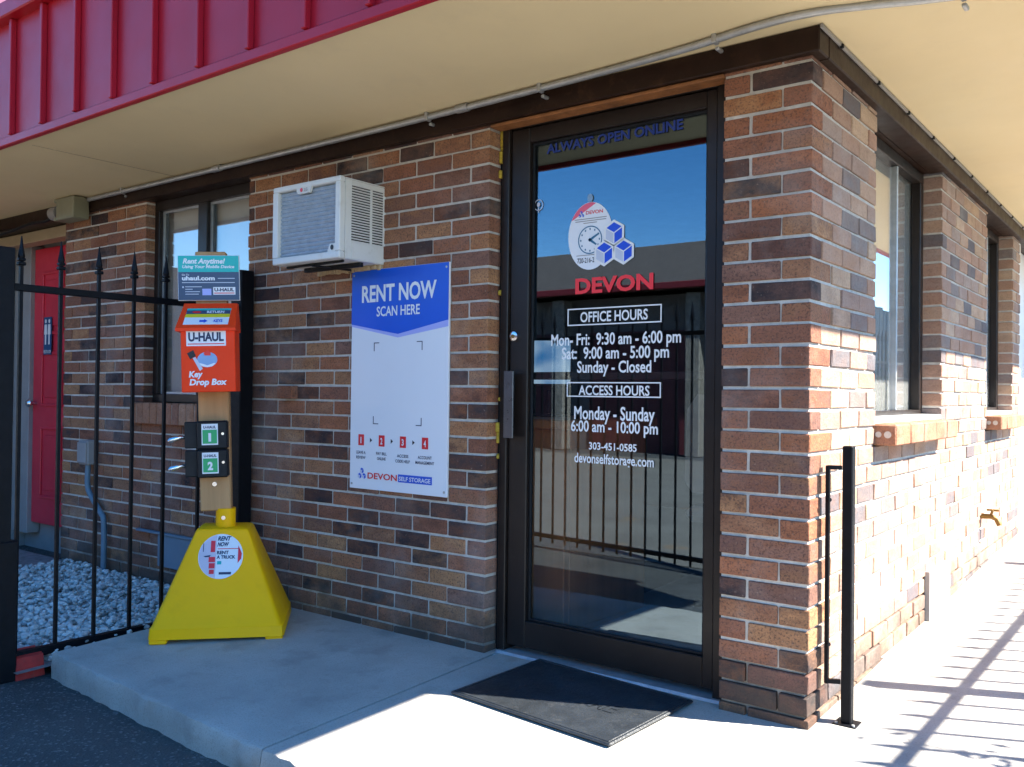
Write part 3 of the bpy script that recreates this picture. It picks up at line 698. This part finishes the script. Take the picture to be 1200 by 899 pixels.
SB = thing('junction_box', 'beige junction box under the soffit above the left brick pier', 'junction box', (-4.41, -.03, 2.055))
j = MB(); j.box(-.10, .105, -.10, .0, 0, .130, .006); j.box(-.13, -.1005, -.10, .0, .0, .02, .004); j.box(-.13, -.1005, -.10, .0, .108, .13, .004); j.build('box', BEIGE, SB)
j = MB(); j.tube([(-.10, -.05, .062), (-.15, -.05, .062), (-.151, -.05, .062), (-.23, -.05, .062)], .04, 16, radii=[.02, .02, .042, .042]); j.build('connector', GREYP, SB, 50)
MB().tube(smooth_path([(-.22, -.05, .062), (-.32, -.05, .03), (-.55, -.05, .035), (-.9, -.05, .01), (-1.5, -.05, .03)]), .010, 8).build('cable', DARK, SB, 60)

TP = thing('hose_tap', 'brass hose tap low on the sunlit side wall', 'tap', (0, 2.80, .40))
t = MB().tube([(-.01, 0, 0), (.05, 0, 0), (.075, 0, -.012), (.09, 0, -.045)], .012, 10, radii=[.016, .013, .014, .013]); t.tube([(.045, 0, 0), (.055, 0, .035)], .007, 8); t.build('spout', BRASS, TP, 50)
t = MB().tube([(.056, -.03, .036), (.056, .03, .036)], .006, 8); t.tube([(.026, 0, .036), (.086, 0, .036)], .006, 8); t.build('handle', BRASS, TP, 50)

# black bracket post beside the corner
BP_ = thing('guard_post', 'black steel post with side bar bolted beside the brick corner', 'post', (.080, .128, .030))
MB().box(-.016, .016, -.016, .016, .006, .868, .003).build('post', BLACK, BP_)
MB().box(-.036, .036, -.036, .036, -.006, .006, .002).build('base_plate', BLACK, BP_)
for sx in (-1, 1): MB().tube([(sx * .026, -.025, .006), (sx * .026, -.025, .011)], .005, 6).build('bolt', STEEL, BP_)
r = MB(); bx, by = -.055, -.030
r.box(bx - .006, bx + .006, by - .008, by + .008, .125, .806, .002); r.build('side_bar', BLACK, BP_)
for z in (.132, .800): MB().tube([(bx, by, z), (-.018, -.012, z)], .0065, 8, square=True).build('cross_arm', BLACK, BP_)
for z in (.25, .70): MB().tube([(bx, by - .004, z), (bx + .012, by - .014, z)], .006, 8).build('bolt', BLACK, BP_)

# doormat, following the slope of the pavement
MT = thing('doormat', 'worn black rubber WELCOME doormat in front of the glass door', 'doormat', (-.728, -.215, gz(-.215) + .004), math.radians(-5.5))
MT.rotation_euler = (math.atan(.03), 0, math.radians(-5.0))
mw, mh_ = .335, .235
vs = []
mat_ = MB().box(-mw, mw, -mh_, mh_, 0, .010, .004)
mat_.build('rubber_sheet', RUBBER, MT)
rbm = MB()
for d in ((-mw + .01, mw - .01, -mh_ + .01, -mh_ + .02), (-mw + .01, mw - .01, mh_ - .02, mh_ - .01), (-mw + .01, -mw + .02, -mh_ + .02, mh_ - .02), (mw - .02, mw - .01, -mh_ + .02, mh_ - .02)): rbm.box(d[0], d[1], d[2], d[3], .009, .0125, .0015)
rbm.build('raised_rim', RUBBER, MT)
text('embossed_lettering', 'WELCOME', RUBBER, MT, Matrix.Translation((.0, -.035, .0106)), .40, .075, .03)

# ---------------------------------------------------------------- key drop station
KS = thing('key_drop_station', 'yellow pyramid stand carrying a timber post with orange key drop box', 'key drop box', (-2.425, -.378, .012), math.radians(47.0))
py = MB(); hx, hy, tx, ty, lp, ht = .270, .232, .112, .100, .060, .447
bot = [(-hx, -hy), (hx, -hy), (hx, hy), (-hx, hy)]; lip = [(x * .985, y * .985) for x, y in bot]; top = [(-tx, -ty), (tx, -ty), (tx, ty), (-tx, ty)]
def ring_(pts, z, c):                             # chamfered square
    out = []
    for i, (x, y) in enumerate(pts):
        p, q, r_ = Vector(pts[i - 1]), Vector((x, y)), Vector(pts[(i + 1) % 4])
        out += [q + (p - q).normalized() * c, q + (p - q).normalized() * c * .3 + (r_ - q).normalized() * c * .3, q + (r_ - q).normalized() * c]
    return [(v.x, v.y, z) for v in out]
lev = [ring_(bot, .018, .02), ring_(lip, .060, .02), ring_([(x * .975, y * .975) for x, y in lip], .066, .02), ring_(top, ht - .012, .018), ring_([(x * .95, y * .95) for x, y in top], ht - .003, .018), ring_([(x * .90, y * .90) for x, y in top], ht, .018)]
vs = [p for l in lev for p in l]; fs = [(i * 12 + k, i * 12 + (k + 1) % 12, i * 12 + 12 + (k + 1) % 12, i * 12 + 12 + k) for i in range(5) for k in range(12)] + [tuple(60 + k for k in range(12)), tuple(reversed(range(12)))]
py.add(vs, fs)
for sx in (-1, 1):
    for sy in (-1, 1): py.box(min(sx * hx * .98, sx * (hx - .075)), max(sx * hx * .98, sx * (hx - .075)), min(sy * hy * .98, sy * (hy - .07)), max(sy * hy * .98, sy * (hy - .07)), -.002, .0185, .004)
base = py.build('pyramid_base', YEL, KS, 32)
# sloped front face frame for the round sticker
v0 = Vector((0, -hy * .96, .066)); v1 = Vector((0, -ty, ht - .012)); up = (v1 - v0).normalized(); nrm = Vector((1, 0, 0)).cross(up)
SM = Matrix((Vector((1, 0, 0)), up, nrm)).transposed().to_4x4(); SM.translation = v0 + up * .285 + nrm * .0015
poly('round_sticker', SIGNW, base, SM, ell(0, 0, .091, .094, 48), .001)
def SMT(x, y, d=.0012):
    m = SM.copy(); m.translation = SM.translation + Vector((x, 0, 0)) + up * y + nrm * d; return m
for x, y, wd, hh in ((-.042, .018, .018, .048), (-.046, -.050, .024, .022), (-.048, -.024, .026, .022), (-.044, -.073, .020, .018), (.070, -.03, .016, .075)): poly('sticker_print', REDI, base, SMT(0, 0), rect(x, x + wd, y, y + hh) if x < 0 else [(x, y), (x + wd * .85, y + .018), (x + wd, y + .04), (x + wd * .6, y + hh - .02), (x, y + hh)], .0008)
poly('sticker_picture', paint('pale_pink_ink', (.55, .50, .58), .4, .1, 9, bump=0), base, SMT(0, 0, .0009), [q for q in ell(0, 0, .089, .092, 60, math.pi / 2) if q[0] < -.018], .0003)
stB = MB().prism(rect(-.073, -.070, .02, .055), .0008, SMT(0, 0)); stB.prism([(-.07, .002), (-.04, .006), (-.045, -.002), (-.062, -.003)], .0008, SMT(0, 0)); stB.prism(rect(-.004, .046, -.076, -.066), .0008, SMT(0, 0)); stB.build('sticker_blue_blocks', NAVY, base)
poly('sticker_teal_block', TEAL, base, SMT(0, 0), rect(-.013, .004, -.034, -.02), .0008)
text('lettering', 'RENT', NAVY, base, SMT(.012, .066), .056, .018, .04, .3); text('lettering', 'NOW', NAVY, base, SMT(.008, .042), .048, .018, .04, .3)
text('lettering', 'RENT', NAVY, base, SMT(.008, .009), .048, .014, .04); text('lettering', 'A TRUCK', NAVY, base, SMT(.022, -.010), .076, .014, .04)
poly('sticker_pink_line', REDI, base, SMT(0, 0), rect(-.014, .076, .030, .033), .0008)
co = MB().tube([(0, 0, ht - .004), (0, 0, .525)], .042, 24); co.build('collar', YEL, KS, 40)
MB().tube([(-.004, -.038, .487), (-.004, -.046, .487)], .009, 12).build('bolt', CHROME, KS, 40)
TILT = bpy.data.objects.new('upper', None)
def tl(o):                                        # the timber post leans slightly to the left
    o.location = (-.018, 0, 0); o.rotation_euler = (0, math.radians(-2.0), 0); return o
post = tl(MB().box(-.066, .062, -.03, .03, .516, 1.638, .004).build('timber_post', WOOD, KS))
MB().tube([(-.004, -.0295, .632), (-.004, -.036, .632)], .010, 12).build('bolt_head', CHROME, post, 40)
bxo = MB().box(-.105, .112, -.180, -.034, 1.030, 1.300, .003)
bxo = tl(bxo.build('drop_box', ORG, KS))
lid = MB(); yf, yb = -.200, -.034; zf, zb = 1.296, 1.408; x0, x1 = -.122, .118
lid.add([(x0, yf, zf), (x1, yf, zf), (x1 - .006, yb - .05, zb), (x0 + .018, yb - .05, zb), (x0 + .018, yb, zb), (x1 - .006, yb, zb), (x1, yb, zf), (x0, yb, zf), (x0, yf, zf - .012), (x1, yf, zf - .012), (x1, yb, zf - .012), (x0, yb, zf - .012)],
        [(0, 1, 2, 3), (3, 2, 5, 4), (1, 6, 5, 2), (0, 3, 4, 7), (4, 5, 6, 7), (0, 8, 9, 1), (1, 9, 10, 6), (0, 7, 11, 8), (7, 6, 10, 11), (8, 11, 10, 9)])
lid.build('lid', ORG, bxo)
a = Vector((0, yf, zf)); b_ = Vector((0, yb - .05, zb)); u2 = (b_ - a).normalized(); n2 = Vector((1, 0, 0)).cross(u2); LM = Matrix((Vector((1, 0, 0)), u2, n2)).transposed().to_4x4(); LM.translation = a + n2 * .001; LL = (b_ - a).length
def LMT(x, y, d=.001):
    m = LM.copy(); m.translation = LM.translation + Vector((x, 0, 0)) + u2 * y + n2 * d; return m
poly('lid_label', SIGNW, bxo, LM, [(-.094, .02), (.086, .02), (.092, .125), (-.086, .125)], .0008)
poly('lid_label_band', SLATE, bxo, LMT(0, 0), [(-.088, .088), (.0895, .088), (.0905, .112), (-.087, .112)], .0006)
poly('lid_label_band', TEAL, bxo, LMT(0, 0), [(-.087, .1125), (.0905, .1125), (.092, .125), (-.086, .125)], .0006)
poly('lid_label_band', YINK, bxo, LMT(0, 0), [(-.092, .066), (.0885, .066), (.0895, .0875), (-.088, .0875)], .0006)
poly('lid_arrow', BLUE, bxo, LMT(0, 0), [(-.03, .036), (-.012, .036), (-.012, .029), (.002, .042), (-.012, .055), (-.012, .048), (-.03, .048)], .0006)
poly('lid_mark', REDI, bxo, LMT(0, .0, .0018), ell(-.046, .1, .018, .006, 14), .0006)
text('lettering', 'RETURN', SIGNW, bxo, LMT(.03, .093, .0012), .07, .015, .03); text('lettering', 'KEYS', BLUE, bxo, LMT(.045, .034), .035, .018, .03)
kM = lambda x, z, d=0.: front(x, -.1805 - d, z)
poly('name_plate', SIGNW, bxo, kM(0, 0), rect(-.082, .076, 1.222, 1.290), .0012)
poly('plate_line', REDI, bxo, kM(0, 0, .0012), rect(-.076, .070, 1.2285, 1.2325), .0006)
text('lettering', 'U-HAUL', NAVY, bxo, kM(-.003, 1.243, .0010), .142, .036, .045)
text('lettering', 'Key', SIGNW, bxo, kM(-.047, 1.093), .055, .025, .04, .15); text('lettering', 'Drop Box', SIGNW, bxo, kM(.002, 1.060), .15, .025, .04, .15)
poly('fob_picture', paint('pale_blue_ink', (.22, .36, .60), .4, .1, 8, bump=0), bxo, kM(0, 0), ell(0, 1.165, .040, .032, 28), .0012)
poly('fob_picture_rim', SIGNW, bxo, kM(0, 0, .0012), [(-.036, 1.15), (-.02, 1.137), (.0, 1.133), (.02, 1.137), (.034, 1.15), (.026, 1.15), (.0, 1.141), (-.026, 1.15)], .0008)
poly('key_picture_head', INK, bxo, kM(0, 0, .001), [(-.080, 1.192), (-.055, 1.205), (-.045, 1.18), (-.068, 1.167)], .001)
poly('key_picture_blade', PALE, bxo, kM(0, 0, .001), [(-.058, 1.172), (-.047, 1.176), (-.018, 1.128), (-.030, 1.118)], .0012)
poly('fob_picture_tag', paint('bright_red_ink', (.85, .03, .02), .4, .05, 4, bump=0), bxo, kM(0, 0, .001), [(-.014, 1.192), (0, 1.204), (.014, 1.194), (.014, 1.182), (-.010, 1.182)], .0014)
sb = tl(MB().box(-.135, .120, -.048, -.0325, 1.424, 1.619, .002).build('rental_board', SIGNW, KS))
bM = lambda x, z, d=0.: front(x, -.0485 - d, z + .012)
poly('teal_band', TEAL, sb, bM(0, 0), rect(-.133, .118, 1.535, 1.605), .0008); poly('slate_panel', SLATE, sb, bM(0, 0), rect(-.133, .118, 1.4145, 1.5347), .0008)
text('lettering', 'Rent Anytime!', SIGNW, sb, bM(-.026, 1.572), .175, .022, .035, .25); text('lettering', 'Using Your Mobile Device', SIGNW, sb, bM(-.008, 1.552), .215, .013, .03, .2)
text('lettering', 'Go To', SIGNW, sb, bM(-.103, 1.520), .030, .007, .02); text('lettering', 'uhaul.com', SIGNW, sb, bM(-.050, 1.500), .135, .018, .04)
ln = MB().prism(rect(-.118, .100, 1.488, 1.491), .0008, bM(0, 0, .0006))
for i, ww in enumerate((.068, .03, .06, .055)): ln.prism(rect(-.105, -.105 + ww, 1.470 - .0105 * i, 1.473 - .0105 * i), .0006, bM(0, 0, .0006))
ln.prism(rect(.03, .10, 1.506, 1.509), .0006, bM(0, 0, .0006)); ln.prism(ell(-.114, 1.47, .004, .004, 10), .0006, bM(0, 0, .0006))
ln.build('text_lines', PALE, sb)
poly('phone_picture', LAV, sb, bM(0, 0, .0006), rect(-.035, .002, 1.435, 1.463), .0008); poly('brand_plate', SIGNW, sb, bM(0, 0, .0006), rect(.010, .102, 1.437, 1.470), .0008)
text('lettering', 'U-HAUL', NAVY, sb, bM(.056, 1.452, .001), .082, .014, .045); poly('plate_line', REDI, sb, bM(0, 0, .0014), rect(.014, .098, 1.442, 1.446), .0006)
for n_, z0 in ((1, .786), (2, .664)):
    lo = tl(MB().box(-.066, .060, -.085, -.031, z0, z0 + .120, .006).build('lock_box', DARK, KS))
    lM = front(0, -.0855, z0)
    poly('lock_label', SIGNW, lo, lM, rect(-.045, .022, .018, .108), .0012); poly('green_panel', GREEN, lo, front(0, -.087, z0), rect(-.041, .018, .024, .083), .0008)
    text('lock_number', str(n_), SIGNW, lo, front(-.0115, -.0872, z0 + .035), .011 if n_ == 1 else .022, .034, .05)
    text('lettering', 'U-HAUL', NAVY, lo, front(-.0115, -.0862, z0 + .089), .052, .011, .04)
    MB().tube([(.042, -.085, z0 + .065), (.042, -.091, z0 + .065)], .006, 10).build('key_slot', CHROME, lo, 40)
    B('hinge_block', DARK, lo, -.120, -.0665, -.060, -.028, z0 + .004, z0 + .118, b=.004)
    lv = MB().tube([(-.118, -.045, z0 + .05), (-.135, -.06, z0 + .054), (-.175, -.075, z0 + .042), (-.182, -.076, z0 + .037)], .008, 10, radii=[.008, .010, .012, .006]); lv.build('lever', CHROME, lo, 50)
bpy.data.objects.remove(TILT)

# ---------------------------------------------------------------- iron fences
def picket(name, root, x, y, z0, z1, r=.0066):
    m = MB().tube([(x, y, z0), (x, y, z1 - .10)], r, square=True)
    m.box(x - .014, x + .014, y - .014, y + .014, z1 - .118, z1 - .104, .003); m.box(x - .013, x + .013, y - .013, y + .013, z1 - .100, z1 - .088, .003)
    m.tube([(x, y, z1 - .088), (x, y, z1 - .080), (x, y, z1 - .04), (x, y, z1)], .01, 8, radii=[.012, .014, .007, .002])
    return m.build(name, BLACK, root)
FX = -2.78
FN = thing('iron_fence', 'black spear topped iron fence between gravel and concrete at left', 'fence', (FX, -.58, 0))
for y in (-1.095, -.937, -.776, -.616, -.463, -.285, -.16): picket('picket', FN, 0, y + .58, -.03, 1.655)
B('rail', BLACK, FN, -.014, .014, -.56, .50, 1.435, 1.463, b=.002); B('rail', BLACK, FN, -.016, .016, -.56, .50, -.032, .002, b=.002)
MB().box(-.042, .042, .492, .568, -.1, 1.635, .004).build('post', BLACK, FN)
GP = thing('gate_post', 'thick black steel gate post at the left edge of the photo', 'post', (FX, -1.165, -.1))
MB().box(-.035, .035, -.032, .034, 0, 1.70, .004).build('post', BLACK, GP)
MB().box(-.02, .02, -.105, -.045, .05, 1.62, .003).build('gate_stile', BLACK, GP)
for z in (.35, 1.35): MB().tube([(.0, -.038, z), (.0, -.038, z + .07)], .012, 10).build('hinge', BLACK, GP)
MB().box(-.03, .045, -.05, .06, -.0, .55, .006).build('post_sleeve', BLACK, GP)
RBk = MB(); RBk.prism([(-.06, 0), (.07, 0), (.055, .085), (-.02, .105), (-.05, .09)], .11, Matrix.Translation((-2.80, -1.0, -.102)) @ Matrix.Rotation(math.pi / 2, 4, 'X'))
tag(RBk.build('kerb_block', REDC), 'chipped red painted concrete block at the foot of the iron fence', 'block')

FG = thing('iron_fence', 'sunlit black iron fence in the yard mirrored in the door glass', 'fence', (-2.1, -2.40, -.1))
for i in range(16): picket('picket', FG, -.95 + .118 * i, (-.95 + .118 * i) * .13, .05, 1.75, .006)
for z in (.10, 1.55): MB().tube([(-.98, -.98 * .13, z), (.85, .85 * .13, z)], .014, square=True).build('rail', BLACK, FG)
MB().box(.83, .90, .09, .16, 0, 1.75, .004).build('post', BLACK, FG)
FR = thing('iron_fence', 'long black iron fence bordering the sunny path outside the right edge', 'fence', (1.58, 0, 0))
for i in range(62): picket('picket', FR, 0, -.45 + .145 * i, .02 + .03 * (.145 * i), 1.545 + .03 * (.145 * i), .0075)
B('rail', BLACK, FR, -.014, .014, -.5, 8.6, 1.415, 1.443, b=.002)
rl = MB().tube([(0, -.5, .12), (0, 8.6, .38)], .014, square=True).build('rail', BLACK, FR)
for y in (1.15, 3.6, 6.0): MB().box(-.032, .032, y - .032, y + .032, -.1, 1.72, .004).build('post', BLACK, FR)

# ---------------------------------------------------------------- shrub, boards and the yard behind the camera (mirrored in the glass)
def shrub(name, label, loc, h, rad, n, leaf, seed):
    t = thing(name, label, 'shrub', loc); rs = random.Random(seed); st = MB()
    tips = []
    for i in range(16):
        a = rs.uniform(0, 6.28); e = rs.uniform(.2, 1); q = Vector((math.cos(a) * rad * e, math.sin(a) * rad * e, h * rs.uniform(.6, 1)))
        st.tube([(0, 0, -.1), (q.x * .35, q.y * .35, h * .45), tuple(q)], .01, 6, radii=[.018, .011, .004]); tips.append(q)
    st.build('stem', BARK, t)
    lf = MB()
    for i in range(n):
        q = rs.choice(tips); f = rs.uniform(.45, 1.02); p = Vector((q.x * (f * .65 + .35) * f, q.y * f, q.z * f)) + Vector((rs.gauss(0, rad * .16), rs.gauss(0, rad * .16), rs.gauss(0, rad * .15)))
        R_ = Matrix.Rotation(rs.uniform(0, 6.28), 3, 'Z') @ Matrix.Rotation(rs.uniform(-1.1, 1.1), 3, 'X')
        L = leaf * rs.uniform(.6, 1.2)
        lf.add([p + R_ @ Vector(v) for v in ((0, -L, 0), (L * .42, 0, L * .08), (0, L, 0), (-L * .42, 0, L * .08))], [(0, 1, 2, 3)])
    lf.build('foliage', LEAF, t)
    return t
shrub('leafy_shrub', 'leafy green shrub beside the right fence casting dappled shade', (1.86, .42, 0), 1.62, .30, 900, .035, 2)
shrub('leafy_shrub', 'round green bush in front of the dark boards beyond the path', (3.6, 15.8, -.1), 1.8, 1.0, 2600, .08, 4)
bf = thing('board_fence', 'tall dark board fence beyond the sunny path', 'fence', (4.6, 18, -.1))
for i in range(60):
    o = MB().box(-.02, .02, -9 + .3 * i, -9 + .3 * i + .27, 0, 3.2 + random.uniform(-.05, .05), .004).build('board', FENCEW, bf)
OB = thing('storage_building', 'low storage building with brown shingle roof across the yard', 'building', (-14, -12, -.1))
w_ = MB().box(-26, 18, -8, -.8, 0, 3.1); w_.build('wall', paint('dark_wall', (.14, .125, .12), .8, .1, 3), OB)
rfm = MB(); rfm.add([(-26.5, .05, 3.2), (18.5, .05, 3.2), (18.5, -4.2, 4.72), (-26.5, -4.2, 4.72), (18.5, -8.5, 3.2), (-26.5, -8.5, 3.2)], [(0, 1, 2, 3), (3, 2, 4, 5), (0, 3, 5), (1, 4, 2), (0, 5, 4, 1)]); rfm.build('roof', SHING, OB)
B('gutter', paint('dark_red_gutter', (.16, .008, .012), .6, .1, 3), OB, -26.5, 18.5, .02, .14, 3.10, 3.22, b=.01)
SPIL = paint('stone_pillar', (.20, .17, .14), .8, .4, 14)
ROLL = paint('dark_red_roller_door', (.10, .012, .016), .6, .1, 3)
for i in range(14):
    x = -25 + 3 * i
    d_ = MB().box(x, x + 2.3, -.80, -.76, 0, 2.4); d_.build('roller_door', ROLL, OB)
    B('pillar', SPIL, OB, x + 2.42, x + 2.72, -.5, -.2, 0, 3.05, b=.02)

# ---------------------------------------------------------------- office interior seen through the glass
DK = thing('reception_desk', 'brown wooden reception desk inside behind the glass door', 'desk', (-1.66, .66, .045))
MB().box(-.62, .55, -.35, -.31, 0, .86, .004).build('front_panel', DESKW, DK); MB().box(-.66, .60, -.40, .35, .861, .90, .006).build('desktop', DESKW, DK); MB().box(.51, .55, -.309, .33, 0, .86, .004).build('side_panel', DESKW, DK)
MN = thing('computer_monitor', 'glowing computer monitor on the reception desk', 'monitor', (-1.44, .68, .946), math.radians(28))
MB().box(-.10, .10, -.015, .015, .14, .36, .006).build('housing', DARK, MN); MB().box(-.09, .09, -.0175, -.0155, .15, .35).build('screen', SCREEN, MN)
MB().box(-.02, .02, -.01, .02, .01, .12, .003).build('stem', DARK, MN); MB().box(-.09, .09, -.07, .07, 0, .01, .003).build('foot', DARK, MN)
CH_ = thing('office_chair', 'grey office chair inside at the right of the glass door', 'chair', (-.72, 1.05, .045))
ch = MB().prism([(-.17, .0), (.17, .0), (.21, .05), (.20, .38), (.15, .45), (-.15, .45), (-.20, .38), (-.21, .05)], .05, front(0, .03, .56)); ch.build('backrest', GREYP, CH_)
MB().box(-.23, .23, .0, .45, .42, .49, .03).build('seat', GREYP, CH_); MB().tube([(0, .22, .06), (0, .22, .42)], .025, 10).build('stem', DARK, CH_, 40)
lg = MB()
for i in range(5): lg.tube([(0, .22, .08), (.25 * math.cos(1.256 * i), .22 + .25 * math.sin(1.256 * i), .03)], .02, 8)
lg.build('star_base', DARK, CH_)

VN = thing('cargo_van', 'white cargo van with a red stripe parked across the yard', 'van', (-18.2, -9.2, -.1))
vb = MB(); prof = [(-2.6, .35), (2.55, .35), (2.62, .75), (2.5, 1.05), (1.75, 1.22), (1.1, 2.05), (.8, 2.15), (-2.45, 2.18), (-2.6, 2.0)]
vb.prism(prof, 1.9, front(0, .95, 0)); vb.build('body', WHITE, VN)
for y in (-.965, .955): MB().box(-2.5, 2.3, y, y + .012, 1.15, 1.32).build('stripe', REDI, VN)
for y in (.953, -.965): MB().prism([(1.15, 1.35), (1.62, 1.35), (1.08, 1.95), (.55, 1.95), (.55, 1.35)], .012, front(0, y + .012, 0)).build('side_window', DARK, VN)
for x in (-1.7, 1.65):
    for y in (-.97, .75):
        o = MB().tube([(x, y, .34), (x, y + .22, .34)], .34, 24).build('wheel', RUBBER, VN, 40); MB().tube([(x, y - .004, .34), (x, y + .224, .34)], .19, 18).build('rim', STEEL, o, 40)
